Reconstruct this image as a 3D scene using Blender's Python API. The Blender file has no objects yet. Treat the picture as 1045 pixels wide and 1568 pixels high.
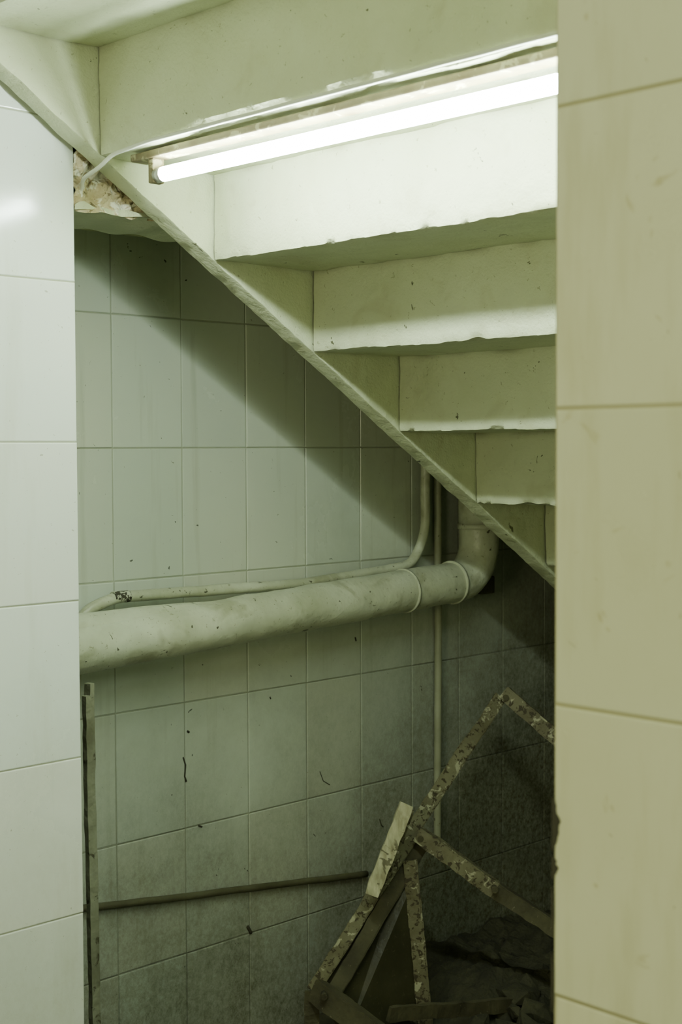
import bpy, bmesh, math, random
from mathutils import Vector, Matrix, noise
random.seed(7)
C = bpy.context.scene.collection
H0 = 1.5   # camera height above the floor

# ------------------------------------------------------------------ materials
def mixc(nt, fac, a, b, mode='MIX'):
    n = nt.nodes.new('ShaderNodeMix'); n.data_type='RGBA'; n.blend_type=mode
    for sock, v in ((n.inputs[0], fac), (n.inputs[6], a), (n.inputs[7], b)):
        if hasattr(v, 'is_linked') or hasattr(v, 'links'): nt.links.new(v, sock)
        elif isinstance(v, (int, float)): sock.default_value = v
        else: sock.default_value = (*v, 1)
    return n.outputs[2]
def math_(nt, op, a, b=0.0, clamp=False):
    n = nt.nodes.new('ShaderNodeMath'); n.operation=op; n.use_clamp=clamp
    for i, v in enumerate((a, b)):
        if isinstance(v, (int, float)): n.inputs[i].default_value = v
        else: nt.links.new(v, n.inputs[i])
    return n.outputs[0]
def noise_(nt, co, scale, detail=3, rough=.55, dist=0):
    n = nt.nodes.new('ShaderNodeTexNoise'); nt.links.new(co, n.inputs['Vector'])
    n.inputs['Scale'].default_value=scale; n.inputs['Detail'].default_value=detail
    n.inputs['Roughness'].default_value=rough; n.inputs['Distortion'].default_value=dist
    return n.outputs[0]
def maprange(nt, v, a, b, c=0., d=1.):
    n = nt.nodes.new('ShaderNodeMapRange'); n.clamp=True
    nt.links.new(v, n.inputs[0])
    for i, x in enumerate((a,b,c,d)): n.inputs[i+1].default_value=x
    return n.outputs[0]
def surf(name, base, base2, rough=.5, mott=3., specks=(), grime_shade=None, bumps=((80,.3,.002),),
         attr=False, spec=.5, metal=0., stretch=None, streak=None):
    m = bpy.data.materials.new(name); m.use_nodes=True
    nt = m.node_tree; b = nt.nodes['Principled BSDF']
    tc = nt.nodes.new('ShaderNodeTexCoord'); co = tc.outputs['Object']
    def scaled(s):
        mp = nt.nodes.new('ShaderNodeMapping'); mp.inputs['Scale'].default_value=s
        nt.links.new(co, mp.inputs[0]); return mp.outputs[0]
    co2 = scaled(stretch) if stretch else co
    sep = nt.nodes.new('ShaderNodeSeparateXYZ'); nt.links.new(co, sep.inputs[0])
    f = maprange(nt, noise_(nt, co2, mott, 4, .6), .3, .7)
    col = mixc(nt, f, base, base2)
    if attr:
        at = nt.nodes.new('ShaderNodeAttribute'); at.attribute_name='tint'
        col = mixc(nt, 1., col, at.outputs[0], 'MULTIPLY')
    if streak:
        sn = noise_(nt, scaled(streak[0]), 1., 4, .6)
        col = mixc(nt, math_(nt,'MULTIPLY', maprange(nt, sn, streak[1], streak[2]), streak[4]), col, streak[3])
    rfac = None
    if grime_shade:  # dirt, and on the back wall painted shade too, mixed into the colour
        z = maprange(nt, sep.outputs[2], grime_shade['z0'], grime_shade['z1'])
        if 'x0' in grime_shade:
            zx = maprange(nt, sep.outputs[0], grime_shade['x0'], grime_shade['x1'])
            z = math_(nt, 'ADD', z, math_(nt,'MULTIPLY', zx, grime_shade.get('xs', .5)))
        n1 = noise_(nt, co, grime_shade.get('sc', 5), 6, .65, .3)
        g = math_(nt, 'ADD', z, math_(nt, 'MULTIPLY', math_(nt,'SUBTRACT', n1, .5), grime_shade.get('amp', 1.6)))
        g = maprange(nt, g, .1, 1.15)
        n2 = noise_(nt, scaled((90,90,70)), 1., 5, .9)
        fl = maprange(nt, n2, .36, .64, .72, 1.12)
        gg = math_(nt, 'MULTIPLY', math_(nt,'MULTIPLY', g, fl), grime_shade.get('str', .85), True)
        col = mixc(nt, gg, col, grime_shade['col'])
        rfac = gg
    for (sc, th, soft, c, st) in specks:
        sn = noise_(nt, co, sc, 3, .65, .6)
        sf = math_(nt,'MULTIPLY', maprange(nt, sn, th, th+soft), st)
        col = mixc(nt, sf, col, c)
    nt.links.new(col, b.inputs['Base Color'])
    if rfac is not None:
        r = maprange(nt, rfac, 0, .6, rough, .85); nt.links.new(r, b.inputs['Roughness'])
    else:
        b.inputs['Roughness'].default_value=rough
    b.inputs['Specular IOR Level'].default_value = spec
    b.inputs['Metallic'].default_value = metal
    prev = None
    for (sc, st, dist) in bumps:
        bp = nt.nodes.new('ShaderNodeBump'); bp.inputs['Strength'].default_value=st
        bp.inputs['Distance'].default_value=dist
        nt.links.new(noise_(nt, co2, sc, 2, .6), bp.inputs['Height'])
        if prev: nt.links.new(prev, bp.inputs['Normal'])
        prev = bp.outputs[0]
    if prev: nt.links.new(prev, b.inputs['Normal'])
    return m

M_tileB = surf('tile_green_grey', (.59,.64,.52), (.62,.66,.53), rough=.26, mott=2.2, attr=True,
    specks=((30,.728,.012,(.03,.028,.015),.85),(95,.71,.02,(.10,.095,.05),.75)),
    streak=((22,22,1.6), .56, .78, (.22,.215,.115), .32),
    grime_shade=dict(z0=1.15, z1=.10, x0=2.38, x1=3.30, xs=.62, col=(.080,.077,.032), str=.93, amp=1.0, sc=3.0),  # real dirt plus painted shade, darkening towards the floor and right end
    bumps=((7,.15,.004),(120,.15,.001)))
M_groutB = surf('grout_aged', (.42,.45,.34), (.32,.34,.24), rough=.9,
    grime_shade=dict(z0=1.2, z1=.0, x0=2.4, x1=3.5, xs=.7, col=(.035,.033,.014), str=.9, amp=1.0))  # joints take the same dirt and painted shade as the back tiles
M_tileL = surf('tile_white', (.76,.81,.73), (.80,.84,.76), rough=.16, mott=1.5, attr=True,
    specks=((36,.73,.02,(.25,.24,.15),.6),(130,.69,.03,(.33,.33,.22),.6)),
    streak=((14,14,1.5), .56, .82, (.50,.51,.36), .38),
    grime_shade=dict(z0=1.2, z1=-.1, sc=5, amp=.9, col=(.38,.385,.24), str=.60),
    bumps=((6,.3,.004),(90,.12,.001)))
M_groutL = surf('grout_grey', (.48,.50,.38), (.36,.38,.27), rough=.9)
M_tileR = surf('tile_cream', (.71,.715,.47), (.66,.66,.41), rough=.25, mott=3.5, attr=True,
    specks=((15,.66,.05,(.43,.39,.18),.6),(60,.71,.03,(.35,.31,.16),.6)),
    streak=((16,20,3.5), .50, .74, (.48,.46,.24), .45),
    grime_shade=dict(z0=.95, z1=-.1, sc=7, amp=1.3, col=(.36,.34,.17), str=.6),
    bumps=((6,.2,.004),(70,.1,.001)))
M_groutR = surf('grout_yellow', (.46,.44,.25), (.34,.32,.17), rough=.9)
SP=((30,.708,.015,(.07,.065,.025),.9),(95,.67,.03,(.20,.195,.09),.6),(7,.58,.12,(.42,.42,.25),.5))
BP=((12,.5,.012),(60,.5,.004),(190,.5,.0025))
M_plaster = surf('stringer_paint', (.56,.595,.40), (.49,.52,.325), rough=.5, mott=5, specks=SP, bumps=BP)
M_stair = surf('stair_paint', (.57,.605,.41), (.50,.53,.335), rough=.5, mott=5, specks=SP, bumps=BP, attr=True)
M_plast2 = surf('wall_plaster', (.5,.52,.35), (.42,.43,.27), rough=.7, bumps=((20,.4,.006),))
M_conc = surf('raw_concrete', (.70,.62,.42), (.40,.32,.17), rough=.9, mott=22,
    specks=((26,.55,.04,(.85,.84,.70),.9),(60,.62,.04,(.15,.11,.05),.8)), bumps=((30,1.,.016),(120,.8,.005)))
M_floor = surf('dirty_floor', (.10,.10,.055), (.045,.043,.022), rough=.8, mott=5, bumps=((20,.6,.01),(90,.5,.004)))
M_rubble = surf('rubble_dirt', (.06,.057,.028), (.025,.024,.012), rough=.9, mott=12, bumps=((40,.9,.01),))
M_pipe = surf('pipe_paint', (.60,.63,.465), (.40,.42,.28), rough=.38, mott=7,
    specks=((9,.56,.12,(.28,.28,.16),.6),(34,.67,.02,(.06,.055,.025),.9),(100,.64,.04,(.20,.19,.10),.6)), bumps=((30,.5,.006),(140,.3,.002)))
M_pipe2 = surf('old_pipe_paint', (.36,.37,.25), (.24,.245,.15), rough=.5, mott=9,
    specks=((50,.66,.03,(.05,.045,.02),.8),), bumps=((60,.4,.003),))
M_chip = surf('chipped_black', (.02,.02,.012), (.05,.045,.02), rough=.8)
M_chip2 = surf('flaked_pipe_paint', (.05,.045,.025), (.03,.028,.015), rough=.7, mott=40,
    specks=((70,.50,.03,(.5,.52,.38),.95),))
M_cond = surf('rod_paint', (.11,.108,.055), (.06,.056,.026), rough=.6, mott=15, bumps=((80,.5,.002),))
M_jamb = surf('jamb_paint', (.26,.27,.18), (.12,.12,.065), rough=.8, mott=9,
    specks=((30,.60,.05,(.05,.045,.02),.9),), bumps=((40,.8,.006),))
M_rust = surf('rusted_painted_metal', (.19,.18,.10), (.085,.072,.032), rough=.75, mott=11,
    specks=((70,.55,.04,(.035,.025,.010),.9),(34,.58,.05,(.44,.43,.28),.75)), bumps=((60,.8,.003),))
M_rustd = surf('dark_rusted_metal', (.095,.087,.042), (.038,.033,.015), rough=.8, mott=10,
    specks=((60,.66,.04,(.24,.22,.13),.5),), bumps=((60,.8,.003),))
M_web = surf('grimy_panel', (.06,.057,.028), (.03,.028,.013), rough=.35, mott=6,
    specks=((90,.64,.05,(.13,.125,.07),.5),), bumps=((60,.4,.003),))
M_wood = surf('weathered_wood', (.54,.52,.34), (.24,.22,.12), rough=.8, mott=8, stretch=(8,8,1),
    specks=((30,.60,.04,(.08,.07,.03),.8),), bumps=((40,.6,.003),))
M_batten = surf('lamp_batten_paint', (.22,.19,.10), (.12,.09,.04), rough=.6, mott=20,
    specks=((30,.60,.04,(.40,.37,.22),.8),))
M_white = surf('white_plastic', (.72,.75,.64), (.66,.68,.56), rough=.4)
M_metal = surf('cap_metal', (.6,.6,.55), (.5,.5,.45), rough=.35, metal=.8)
M_wire = surf('brown_wire', (.45,.30,.10), (.3,.2,.07), rough=.6)
mt = bpy.data.materials.new('tube_glow'); mt.use_nodes=True
bb = mt.node_tree.nodes['Principled BSDF']
bb.inputs['Base Color'].default_value=(.9,.95,.9,1)
bb.inputs['Emission Color'].default_value=(.84,1.,.89,1)
bb.inputs['Emission Strength'].default_value=140

# ------------------------------------------------------------------ mesh helpers
def make(name, bm, mats, smooth=False, parent=None):
    me = bpy.data.meshes.new(name); bm.normal_update(); bm.to_mesh(me); bm.free()
    for m in mats: me.materials.append(m)
    if smooth:
        for p in me.polygons: p.use_smooth=True
    o = bpy.data.objects.new(name, me); C.objects.link(o)
    if parent: o.parent=parent
    return o
def add_box(bm, lo, hi, mi=0, bev=0.):
    r = bmesh.ops.create_cube(bm, size=1.)
    vs = r['verts']
    for v in vs:
        v.co = Vector([lo[i] + (v.co[i]+.5)*(hi[i]-lo[i]) for i in range(3)])
    fs = set(f for v in vs for f in v.link_faces)
    for f in fs: f.material_index=mi
    if bev:
        es = set(e for v in vs for e in v.link_edges)
        r = bmesh.ops.bevel(bm, geom=list(es), offset=bev, segments=2, affect='EDGES', profile=.5)
        for f in r['faces']: f.material_index=mi
    return vs
def add_beam(bm, p0, p1, w, t, side, mi=0, wob=0.):
    """flat bar p0->p1, width w along 'side', thickness t"""
    p0=Vector(p0); p1=Vector(p1); d=(p1-p0); L=d.length; d.normalize()
    s=Vector(side); s=(s-d*s.dot(d)).normalized(); n=d.cross(s)
    N=max(2,int(L/.012)); rings=[]
    for i in range(N+1):
        c=p0+d*L*i/N
        ring=[]
        for a,b in ((-1,-1),(1,-1),(1,1),(-1,1)):
            q=c+s*(a*w/2)+n*(b*t/2)
            if wob: q+= noise.noise_vector(q*35)*wob + noise.noise_vector(q*6)*wob*1.2
            ring.append(bm.verts.new(q))
        rings.append(ring)
    for i in range(N):
        for k in range(4):
            f=bm.faces.new((rings[i][k],rings[i][(k+1)%4],rings[i+1][(k+1)%4],rings[i+1][k])); f.material_index=mi
    f=bm.faces.new(rings[0][::-1]); f.material_index=mi
    f=bm.faces.new(rings[-1]); f.material_index=mi
def fillet(pts, r, seg=8):
    pts=[Vector(p) for p in pts]; out=[pts[0]]
    for i in range(1,len(pts)-1):
        a,b,c=pts[i-1],pts[i],pts[i+1]
        u=(a-b); v=(c-b); rr=min(r,u.length*.45,v.length*.45); u.normalize(); v.normalize()
        A=b+u*rr; B=b+v*rr
        for k in range(seg+1):
            t=k/seg; out.append((1-t)**2*A+2*t*(1-t)*b+t*t*B)
    out.append(pts[-1]); return out
def sweep(bm, path, rad, seg=20, mi=0, caps=True, wob=0., st=.03):
    path=[Vector(p) for p in path]; n=len(path)
    P=[path[0]]; R=[rad[0] if isinstance(rad,(list,tuple)) else rad]
    for i in range(1,n):
        L=(path[i]-path[i-1]).length; k=max(1,int(L/st))
        r0=rad[i-1] if isinstance(rad,(list,tuple)) else rad
        r1=rad[i] if isinstance(rad,(list,tuple)) else rad
        for j in range(1,k+1):
            P.append(path[i-1].lerp(path[i],j/k)); R.append(r0+(r1-r0)*j/k)
    n=len(P); T=(P[1]-P[0]).normalized()
    ref=Vector((0,0,1)) if abs(T.z)<.8 else Vector((1,0,0))
    s=T.cross(ref).normalized(); rings=[]
    for i in range(n):
        if i==0: t=(P[1]-P[0])
        elif i==n-1: t=P[-1]-P[-2]
        else: t=P[i+1]-P[i-1]
        t.normalize(); s=(s-t*s.dot(t)).normalized(); b=t.cross(s); ring=[]
        for k in range(seg):
            a=2*math.pi*k/seg; q=P[i]+(s*math.cos(a)+b*math.sin(a))*R[i]
            if wob: q+=noise.noise_vector(q*14)*wob
            ring.append(bm.verts.new(q))
        rings.append(ring)
    for i in range(n-1):
        for k in range(seg):
            f=bm.faces.new((rings[i][k],rings[i][(k+1)%seg],rings[i+1][(k+1)%seg],rings[i+1][k])); f.material_index=mi; f.smooth=True
    if caps:
        f=bm.faces.new(rings[0][::-1]); f.material_index=mi
        f=bm.faces.new(rings[-1]); f.material_index=mi

def tiled_wall(name, plane, pos, u0, u1, z0, z1, off_u, off_z, thick, mats, tw=.197, th=.3, tint=.05, gap=.0022,
               tilt=.0012):
    """plane 'Y': face at Y=pos looking to -Y, tiles along X.  plane 'X': face at X=pos looking to -X, tiles along Y."""
    bm=bmesh.new(); cl=bm.loops.layers.color.new('tint')
    def W(u,w,z): return Vector((u,pos+w,z)) if plane=='Y' else Vector((pos+w,u,z))
    tt=.004
    lo=W(u0,tt*.55,z0); hi=W(u1,thick,z1)
    add_box(bm, [min(lo[i],hi[i]) for i in range(3)], [max(lo[i],hi[i]) for i in range(3)], 1)
    for f in bm.faces:
        for l in f.loops: l[cl]=(1,1,1,1)
    iu=math.floor((u0-off_u)/tw)
    while off_u+iu*tw<u1:
        a=max(u0, off_u+iu*tw+gap/2); b=min(u1, off_u+(iu+1)*tw-gap/2)
        iz=math.floor((z0-off_z)/th)
        while off_z+iz*th<z1:
            c=max(z0, off_z+iz*th+gap/2); d=min(z1, off_z+(iz+1)*th-gap/2)
            if b-a>.004 and d-c>.004:
                ch=.0022
                j=[random.uniform(-tilt,tilt) for _ in range(3)]
                def dep(u,z): return j[0]*.5+j[1]*((u-a)/tw-.5)+j[2]*((z-c)/th-.5)
                v=random.uniform(1-tint,1.0); h=random.uniform(-.008,.008)
                tc=(min(1,v+h),v,min(1,v-h),1)
                outer=[(a,c),(b,c),(b,d),(a,d)]
                mid=[(a+ch*.35,c+ch*.35),(b-ch*.35,c+ch*.35),(b-ch*.35,d-ch*.35),(a+ch*.35,d-ch*.35)]
                inn=[(a+ch,c+ch),(b-ch,c+ch),(b-ch,d-ch),(a+ch,d-ch)]
                R0=[bm.verts.new(W(p[0],tt,p[1])) for p in outer]
                R1=[bm.verts.new(W(p[0],dep(*p)+.0016,p[1])) for p in outer]
                R2=[bm.verts.new(W(p[0],dep(*p)+.0005,p[1])) for p in mid]
                R3=[bm.verts.new(W(p[0],dep(*p),p[1])) for p in inn]
                fs=[]
                for A,B in ((R0,R1),(R1,R2),(R2,R3)):
                    for k in range(4): fs.append(bm.faces.new((A[k],A[(k+1)%4],B[(k+1)%4],B[k])))
                fs.append(bm.faces.new(R3))
                for f in fs:
                    f.material_index=0
                    for l in f.loops: l[cl]=tc
            iz+=1
        iu+=1
    bmesh.ops.recalc_face_normals(bm, faces=bm.faces)
    return make(name,bm,mats)

# ------------------------------------------------------------------ room shell
Z=lambda z: H0+z
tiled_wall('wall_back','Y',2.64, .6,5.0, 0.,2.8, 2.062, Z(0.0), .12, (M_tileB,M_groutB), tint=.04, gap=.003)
tiled_wall('wall_left','Y',2.27, -1.6,1.523, 0.,2.8, 1.523-.197*2+.012, Z(.012), .10, (M_tileL,M_groutL), tint=.03)
tiled_wall('wall_right','X',1.158, -1.6,.876, 0.,2.8, .876-.25, Z(.038), .10, (M_tileR,M_groutR), tw=.25, tint=.04, gap=.003)
bm=bmesh.new(); add_box(bm,(1.26,.70,0),(5.0,.80,2.8)); make('wall_stairwell',bm,(M_plast2,))
bm=bmesh.new(); add_box(bm,(5.0,.70,0),(5.1,2.76,2.8)); make('wall_end',bm,(M_plast2,))
bm=bmesh.new(); add_box(bm,(-1.6,-1.6,-.1),(5.1,2.76,0)); make('floor',bm,(M_floor,))
bm=bmesh.new(); add_box(bm,(-1.6,-1.6,2.8),(5.1,2.76,2.9)); make('ceiling',bm,(M_plast2,))
# broken glaze along the free edge of the right wall
bm=bmesh.new()
def chip(zc,h,wd):
    n=14; L=[];Rr_=[]
    for i in range(n+1):
        t=i/n; z=zc-h/2+h*t
        wloc=wd*math.sin(math.pi*min(.97,max(.03,t)))**.6*(.7+.5*noise.noise(Vector((zc*9,t*6,0))))
        L.append(bm.verts.new((1.1565,.8772,z))); Rr_.append(bm.verts.new((1.1568,.8772-wloc,z)))
    for i in range(n): bm.faces.new((L[i],Rr_[i],Rr_[i+1],L[i+1]))
chip(Z(-.385),.055,.013); chip(Z(-.430),.024,.010); chip(Z(-.475),.05,.004); chip(Z(-.55),.06,.004)
make('broken_tile_edge',bm,(M_chip,))

# ------------------------------------------------------------------ staircase seen from below
TR,RI=.2683,.1686; X0,ZB0=1.54,Z(.541)
def sstep(a,b,x):
    t=max(0,min(1,(x-a)/(b-a))); return t*t*(3-2*t)
def stair():
    bm=bmesh.new(); vc=bm.verts.layers.float_color.new('tint')
    y0,y1=.805,2.206
    prof=[]      # underside profile: x, z, signed distance from the step's lower edge (- on riser, + on soffit)
    step=.0085
    n0,n1=-4,11
    def lvl(n): return ZB0-n*RI+(.028 if n<0 else 0)
    for n in range(n0,n1):
        x=X0+n*TR; zt=lvl(n-1); zb=lvl(n); hr=zt-zb
        k=int(hr/step)
        for i in range(k): prof.append((x, zt-hr*i/k, -(hr-hr*i/k), hr*i/k, n))
        k2=int(TR/step)
        for i in range(k2): prof.append((x+TR*i/k2, zb, TR*i/k2, TR-TR*i/k2, n))
    x=X0+n1*TR; prof.append((x,lvl(n1-1),-1,1,n1))
    M=int((y1-y0)/.0075); cols=[]
    for (px,pz,s,ic,n) in prof:
        row=[]
        for j in range(M+1):
            y=y0+(y1-y0)*j/M
            p=Vector((px,y,pz))
            q=p+noise.noise_vector(p*5)*.0035+noise.noise_vector(p*24)*.0012
            pl=noise.noise(p*5+Vector((9,0,4)))+.35*noise.noise(p*21)
            q+=Vector((-.7,0,-.7))*(.0022 if pl>.12 else 0.)
            key=n*3.71+.5
            fa=max(0,1-abs(s)/.03)
            q.z+=.003*noise.noise(Vector((key,y*3,2)))*fa
            nb=noise.noise(Vector((key,y*4.3,3)))+.25*noise.noise(Vector((key,y*27,1)))
            big=sstep(.16,.50,nb)
            sm=sstep(.38,.50,noise.noise(Vector((key*.3,y*21,8)))+.2*noise.noise(Vector((key,y*70,8))))
            c=.0010+.0060*big+.0035*sm+.0012*noise.noise(Vector((key,y*60,1)))
            ext=.010+.008*big
            fb=1.-sstep(ext*.4,ext,abs(s))
            if s<=0: q.x+=c*fb
            if s>=0: q.z+=c*fb
            v=bm.verts.new(q)
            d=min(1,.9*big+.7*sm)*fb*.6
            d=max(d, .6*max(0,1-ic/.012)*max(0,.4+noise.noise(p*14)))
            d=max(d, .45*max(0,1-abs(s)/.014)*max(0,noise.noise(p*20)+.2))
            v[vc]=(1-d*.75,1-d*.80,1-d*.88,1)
            row.append(v)
        cols.append(row)
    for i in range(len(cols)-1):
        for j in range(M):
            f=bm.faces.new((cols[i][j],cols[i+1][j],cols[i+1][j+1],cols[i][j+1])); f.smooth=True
    top=[]
    for n in range(n0,n1):
        x=X0+n*TR+.10; zt=ZB0-n*RI+RI+.06
        if zt<2.79: top+= [(x,zt),(x,zt-RI)]
    top=[(top[0][0]-.05,top[0][1])]+top+[(prof[-1][0],top[-1][1])]
    A=[bm.verts.new((a,y0,b)) for a,b in top]; B=[bm.verts.new((a,y1,b)) for a,b in top]
    for v in A+B: v[vc]=(1,1,1,1)
    for i in range(len(top)-1): bm.faces.new((A[i],B[i],B[i+1],A[i+1]))
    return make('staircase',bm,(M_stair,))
st=stair()
st.data.set_sharp_from_angle(angle=math.radians(35))
# stringer
bm=bmesh.new()
off=-.002
def zs(x): return ZB0-(x-X0)*(RI/TR)+off-.006*max(0,x-2.2)
N=430; xa,xb=.45,4.78; ya,yb=2.209,2.256
R=[]
for i in range(N+1):
    x=xa+(xb-xa)*i/N
    def w(p,a=.0022):
        p=Vector(p); return p+noise.noise_vector(p*12)*a*.9+noise.noise_vector(p*40)*a*.6
    zl=zs(x)+max(0,noise.noise(Vector((x*12,4,4)))-.30)*.025; zu=min(2.795, zl+.62)
    ring=[w((x,ya,zu),0),w((x,ya+.001,(zl+zu)/2),.001),w((x,ya+.001,zl+.05),.002),w((x,ya+.002,zl+.004)),w((x+.003,ya+.006,zl)),w((x,yb-.005,zl)),w((x,yb,zl+.005)),(x,yb,zu)]
    R.append([bm.verts.new(q) for q in ring])
for i in range(N):
    for k in range(8):
        f=bm.faces.new((R[i][k],R[i][(k+1)%8],R[i+1][(k+1)%8],R[i+1][k])); f.smooth=True
bm.faces.new(R[0]); bm.faces.new(R[-1][::-1])
bmesh.ops.recalc_face_normals(bm,faces=bm.faces)
o=make('stair_stringer',bm,(M_plaster,)); o.data.set_sharp_from_angle(angle=math.radians(40))

# broken concrete lintel behind the pier
bm=bmesh.new()
def lint(x,y,z):
    p=Vector((x,y,z)); d=noise.noise_vector(p*22)*.018+noise.noise_vector(p*60)*.012
    d.z*=.4
    return p+d
def grid(fn,nu,nv,mi=0):
    V=[[bm.verts.new(fn(i/nu,j/nv)) for j in range(nv+1)] for i in range(nu+1)]
    for i in range(nu):
        for j in range(nv):
            f=bm.faces.new((V[i][j],V[i+1][j],V[i+1][j+1],V[i][j+1])); f.material_index=mi; f.smooth=False
LX0,LX1,LY0,LY1,LZ0,LZ1=1.526,2.35,2.280,2.47,Z(.448),Z(.95)
grid(lambda u,v: lint(LX0+(LX1-LX0)*u, LY0+.01*v, LZ0+(LZ1-LZ0)*v),130,80)
grid(lambda u,v: Vector((LX0+(LX1-LX0)*u, LY0-.006+(LY1-LY0+.006)*v, LZ0+.003*math.sin(u*40)))+noise.noise_vector(Vector((u*9,v*3,0)))*.003,80,14,1)
grid(lambda u,v: Vector((LX0+(LX1-LX0)*u, LY1, LZ0+(LZ1-LZ0)*v)),4,4,1)
grid(lambda u,v: Vector((LX0+(LX1-LX0)*u, LY0-.008, LZ0+.003*math.sin(u*40)+.010*v*(1+noise.noise(Vector((u*25,0,0))))))+noise.noise_vector(Vector((u*9,v*.3,0)))*.003,80,3,1)
make('concrete_lintel',bm,(M_conc,M_plaster))

# rotten jamb strip beside the pier
bm=bmesh.new()
add_beam(bm,(1.646,2.405,0),(1.634,2.405,Z(-.475)),.010,.02,(1,0,0),wob=.0015)
add_beam(bm,(1.636,2.400,0),(1.624,2.400,Z(-.50)),.012,.014,(1,0,0),wob=.0015)
make('rotten_door_jamb',bm,(M_jamb,))

# ------------------------------------------------------------------ pipes
bm=bmesh.new()
def zb(x): return Z(-.420)+(x-1.704)*.047
Yp=2.520
sweep(bm, fillet([(.9,Yp,zb(.9)),(2.994,Yp,zb(2.994)),(2.994,Yp,2.79)],.11,12), .0550, 32, wob=.003)
def ring(x0,x1,r): sweep(bm,[(x0,Yp,zb(x0)),(x1,Yp,zb(x1))],r,32)
ring(2.690,2.697,.0580); ring(2.877,2.885,.0590)
sweep(bm,[(2.994,Yp,Z(-.225)),(2.994,Yp,Z(-.210))],.0595,32)
sweep(bm,[(2.994,Yp,Z(-.210)),(2.994,Yp,Z(-.10))],.0575,32)
sweep(bm,[(.9,2.525,zb(.9)+.044),(1.66,2.525,zb(1.66)+.040),(1.85,2.525,zb(1.85)+.038),(2.25,2.52,zb(2.25)+.022)],[.034,.034,.030,.02],24,wob=.002)
make('drain_pipe',bm,(M_pipe,))
bm=bmesh.new()
sweep(bm, fillet([(1.715,2.60,Z(-.75)),(1.742,2.60,Z(-.362)),(1.83,2.60,Z(-.330)),(2.40,2.60,Z(-.340)),(2.81,2.60,Z(-.318)),(2.862,2.60,Z(-.235)),(2.862,2.60,2.79)],.045,8), .0130, 16, wob=.0015)
sweep(bm,[(1.832,2.60,Z(-.330)),(1.875,2.60,Z(-.3305))],.0134,16,1,wob=.0022,st=.004)
make('water_pipe',bm,(M_pipe,M_chip2))
bm=bmesh.new()
sweep(bm,[(2.932,2.62,Z(-1.12)),(2.937,2.62,Z(-.5)),(2.93,2.62,2.79)],.0105,14,wob=.0012)
make('water_pipe.001',bm,(M_pipe2,))
bm=bmesh.new()
sweep(bm,[(1.45,2.630,Z(-.975)),(2.0,2.630,Z(-1.052)),(2.66,2.630,Z(-1.135))],.0085,12,wob=.0015)
make('conduit_rod',bm,(M_cond,))
bm=bmesh.new(); add_box(bm,(3.10,2.60,Z(-.42)),(3.16,2.637,Z(-.37)),0,.004); add_box(bm,(3.05,2.575,Z(-.40)),(3.11,2.637,Z(-.385)),0,.003)
make('pipe_bracket',bm,(M_rustd,))
# scratches and flaked spots stuck on the tiles
bm=bmesh.new()
def scr(pts,r): sweep(bm,[(x,2.6395,Z(z)) for x,z in pts],r,6,st=.006,wob=.001)
scr([(2.055,-.728),(2.062,-.748),(2.059,-.775),(2.064,-.788)],.0022)
scr([(2.068,-.668),(2.074,-.672)],.0028)
scr([(2.50,-.835),(2.512,-.862),(2.535,-.876)],.0012)
scr([(2.72,-1.00),(2.728,-1.02),(2.735,-1.025)],.0018)
scr([(2.25,-1.18),(2.262,-1.20)],.004)
scr([(2.10,-.90),(2.11,-.905)],.002); scr([(2.33,-.62),(2.333,-.625)],.0018); scr([(2.63,-.50),(2.633,-.51)],.002)
make('tile_scratches',bm,(M_chip,))

# ------------------------------------------------------------------ fluorescent lamp
lamp=bpy.data.objects.new('fluorescent_lamp',None); C.objects.link(lamp)
TX,TZ,TY0,TY1=1.572,Z(.490),.88,2.058
bm=bmesh.new(); sweep(bm,[(TX,TY0,TZ),(TX,TY1,TZ)],.0130,24); make('tube',bm,(mt,),parent=lamp)
bm=bmesh.new()
sweep(bm,[(TX,TY1,TZ),(TX,TY1+.018,TZ)],.0136,24); sweep(bm,[(TX,TY0-.018,TZ),(TX,TY0,TZ)],.0136,24)
make('end_caps',bm,(M_metal,),parent=lamp)
bm=bmesh.new()
add_box(bm,(TX-.012,TY1+.016,TZ-.014),(TX+.014,TY1+.032,Z(.522)),0,.003)
add_box(bm,(TX-.012,TY0-.034,TZ-.014),(TX+.014,TY0-.016,Z(.522)),0,.003)
make('lamp_holders',bm,(M_batten,),parent=lamp)
bm=bmesh.new()
add_box(bm,(TX-.016,TY0-.05,Z(.5200)),(TX+.022,TY1+.08,Z(.5340)),0,.003)
make('batten',bm,(M_batten,),parent=lamp)
bm=bmesh.new()
cab=[(1.531,.86,Z(.543)),(1.531,2.05,Z(.541)),(1.533,2.16,Z(.535)),(1.53,2.195,Z(.517)),(1.535,2.26,Z(.505)),(1.55,2.285,Z(.485)),(1.53,2.30,Z(.45))]
sweep(bm,fillet(cab,.03,5),.0040,8,wob=.0008)
make('lamp_cable',bm,(M_white,))
bm=bmesh.new()
sweep(bm,[(1.530,2.30,Z(.44)),(1.528,2.285,Z(.30)),(1.530,2.29,Z(.10)),(1.527,2.295,Z(-.1))],.0028,8,wob=.002)
make('hanging_wire',bm,(M_wire,))

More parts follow.
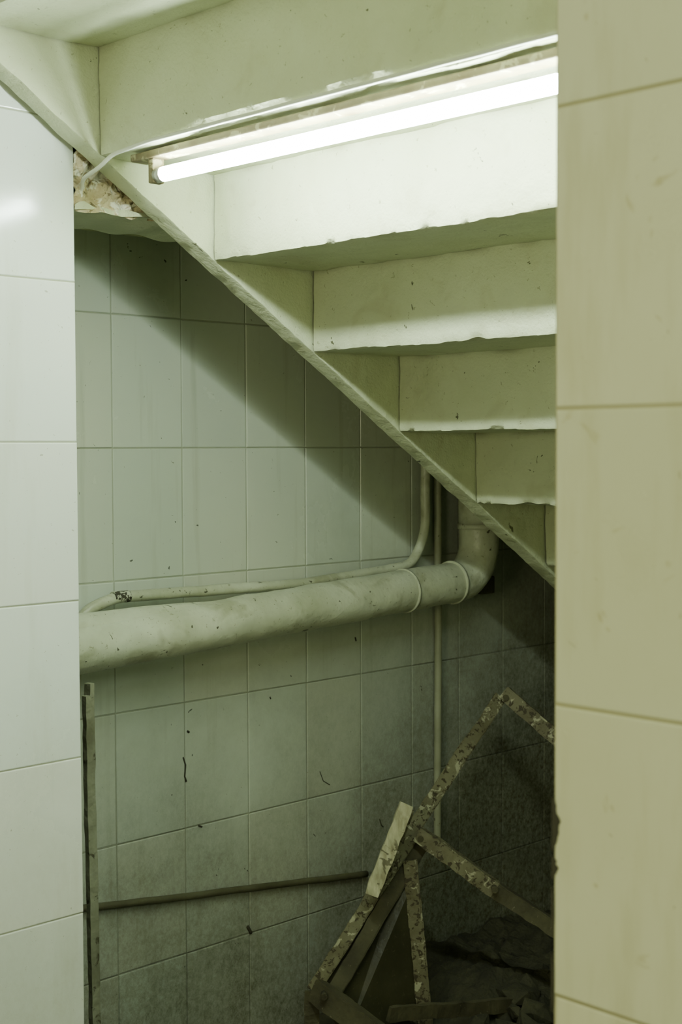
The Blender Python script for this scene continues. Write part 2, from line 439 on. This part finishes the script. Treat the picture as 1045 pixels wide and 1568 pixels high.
# ------------------------------------------------------------------ rusty frame under the stairs
bm=bmesh.new()
A0=Vector((3.000,2.451,Z(-.680))); A1=Vector((2.601,2.421,Z(-.978))); A2=Vector((2.255,2.410,Z(-1.280)))
vw=Vector((.7,.715,0))
def iron(p0,p1,w,t=.005,mi=0,flange=.0):
    p0=Vector(p0);p1=Vector(p1); d=(p1-p0).normalized(); s=d.cross(vw).normalized()
    add_beam(bm,p0,p1,w,t,s,mi,wob=.003)
    if flange:
        n=d.cross(s).normalized()
        if n.dot(vw)<0: n=-n
        add_beam(bm,p0+s*w/2+n*flange/2,p1+s*w/2+n*flange/2,flange,t,n,mi,wob=.002)
iron(A0,A1,.034,.006,0,.03)
iron(A1+Vector((0,-.01,0)),A2,.030,.006,0,.05)
iron(A1+Vector((.03,-.02,-.02)),A2+Vector((.05,-.02,-.01)),.035,.006,1,.03)
iron(A0+Vector((0,-.012,.012)),(3.29,1.34,0),.036,.006,0,.03)
iron((2.514,2.350,Z(-.872)),(2.405,2.358,Z(-1.075)),.034,.014,2)
iron((2.545,2.360,Z(-.892)),(2.435,2.366,Z(-1.085)),.016,.010,0)
iron((2.59,2.385,Z(-.968)),(2.70,2.22,Z(-1.10)),.036,.006,0,.03)
iron((2.70,2.22,Z(-1.10)),(3.05,1.70,Z(-1.49)),.036,.006,1,.03)
iron((2.564,2.385,Z(-1.03)),(2.560,2.32,0),.032,.008,0,.02)
iron(A2,(2.30,2.08,Z(-1.40)),.05,.006,1,.03)
iron((2.30,2.08,Z(-1.40)),(2.31,2.06,0),.05,.006,1)
iron(A2,(2.25,2.41,0),.035,.006,1)
iron((2.40,2.30,Z(-1.345)),(2.90,2.20,Z(-1.43)),.035,.012,1)
for p in (A0+Vector((0,-.02,0)),A1+Vector((0,-.04,0)),(2.69,2.215,Z(-1.09)),A2+Vector((0,-.04,0))):
    p=Vector(p); sweep(bm,[p-vw*.012,p+vw*.012],.008,8,1)
def web(*q):
    v=[bm.verts.new(Vector(k)) for k in q]; f=bm.faces.new(v); f.material_index=3
web(A2+Vector((.02,.0,.0)),A1+Vector((.0,.0,-.03)),Vector((2.56,2.38,Z(-1.10))),Vector((2.555,2.35,Z(-1.40))),Vector((2.33,2.38,Z(-1.42))))
make('rusty_metal_frame',bm,(M_rust,M_rustd,M_wood,M_web))

# ------------------------------------------------------------------ rubble
bm=bmesh.new()
nx,ny=90,60; V=[]
for i in range(nx+1):
    row=[]
    for j in range(ny+1):
        x=2.2+2.5*i/nx; y=1.5+1.13*j/ny
        e=min(1,i/12,(nx-i)/12,j/12)
        h=e*(.05+.11*max(0,noise.noise(Vector((x*3,y*3,1)))+.35)+.04*abs(noise.noise(Vector((x*14,y*14,2))))+.012*noise.noise(Vector((x*40,y*40,3))))
        h*= min(1.,.25+max(0,(x-2.4))*1.3)
        row.append(bm.verts.new((x,y,h)))
    V.append(row)
for i in range(nx):
    for j in range(ny): bm.faces.new((V[i][j],V[i+1][j],V[i+1][j+1],V[i][j+1]))
for k in range(70):
    x=random.uniform(2.5,4.4); y=random.uniform(1.7,2.55); s=random.uniform(.015,.06)
    r=bmesh.ops.create_icosphere(bm,subdivisions=1,radius=s)
    rot=Matrix.Rotation(random.random()*6,3,Vector((random.random(),random.random(),1)).normalized())
    for v_ in r['verts']:
        v_.co=rot@Vector((v_.co.x*random.uniform(.7,1.3),v_.co.y,v_.co.z*.6)); v_.co+=Vector((x,y,.06+s*.4+.05*min(1,x-2.5)))
make('rubble_pile',bm,(M_rubble,))

# ------------------------------------------------------------------ lights
w=bpy.data.worlds.new('World'); bpy.context.scene.world=w; w.use_nodes=True
w.node_tree.nodes['Background'].inputs[0].default_value=(.90,.96,.65,1)
w.node_tree.nodes['Background'].inputs[1].default_value=.125
def area(name,loc,target,size,energy,col,sy=None):
    l=bpy.data.lights.new(name,'AREA'); l.energy=energy; l.color=col; l.size=size
    if sy: l.shape='RECTANGLE'; l.size_y=sy
    o=bpy.data.objects.new(name,l); C.objects.link(o); o.location=loc
    o.rotation_euler=(Vector(target)-Vector(loc)).to_track_quat('-Z','Y').to_euler()
area('room_lamp_cool',(.2,-1.2,2.5),(1.0,2.2,1.65),.9,33,(.89,1.,.87))
area('room_lamp_warm',(-1.3,.5,1.5),(1.15,.5,1.1),.7,25,(1.,.995,.64))

# ------------------------------------------------------------------ camera
cam=bpy.data.cameras.new('camera'); co=bpy.data.objects.new('camera',cam); C.objects.link(co)
cam.sensor_fit='VERTICAL'; cam.sensor_height=36; cam.sensor_width=24; cam.lens=50
p=math.radians(2.603); roll=math.radians(.25)
hx,hy=.699,.715; l=math.hypot(hx,hy); hx/=l; hy/=l
F=Vector((hx*math.cos(p),hy*math.cos(p),-math.sin(p))); Rr=Vector((hy,-hx,0)); U=Rr.cross(F)
R2=Rr*math.cos(roll)-U*math.sin(roll); U2=U*math.cos(roll)+Rr*math.sin(roll)
m=Matrix((R2,U2,-F)).transposed().to_4x4(); m.translation=Vector((0,0,H0)); co.matrix_world=m
cam.dof.use_dof=True; cam.dof.focus_distance=3.0; cam.dof.aperture_fstop=7
cam.clip_start=.02
bpy.context.scene.camera=co
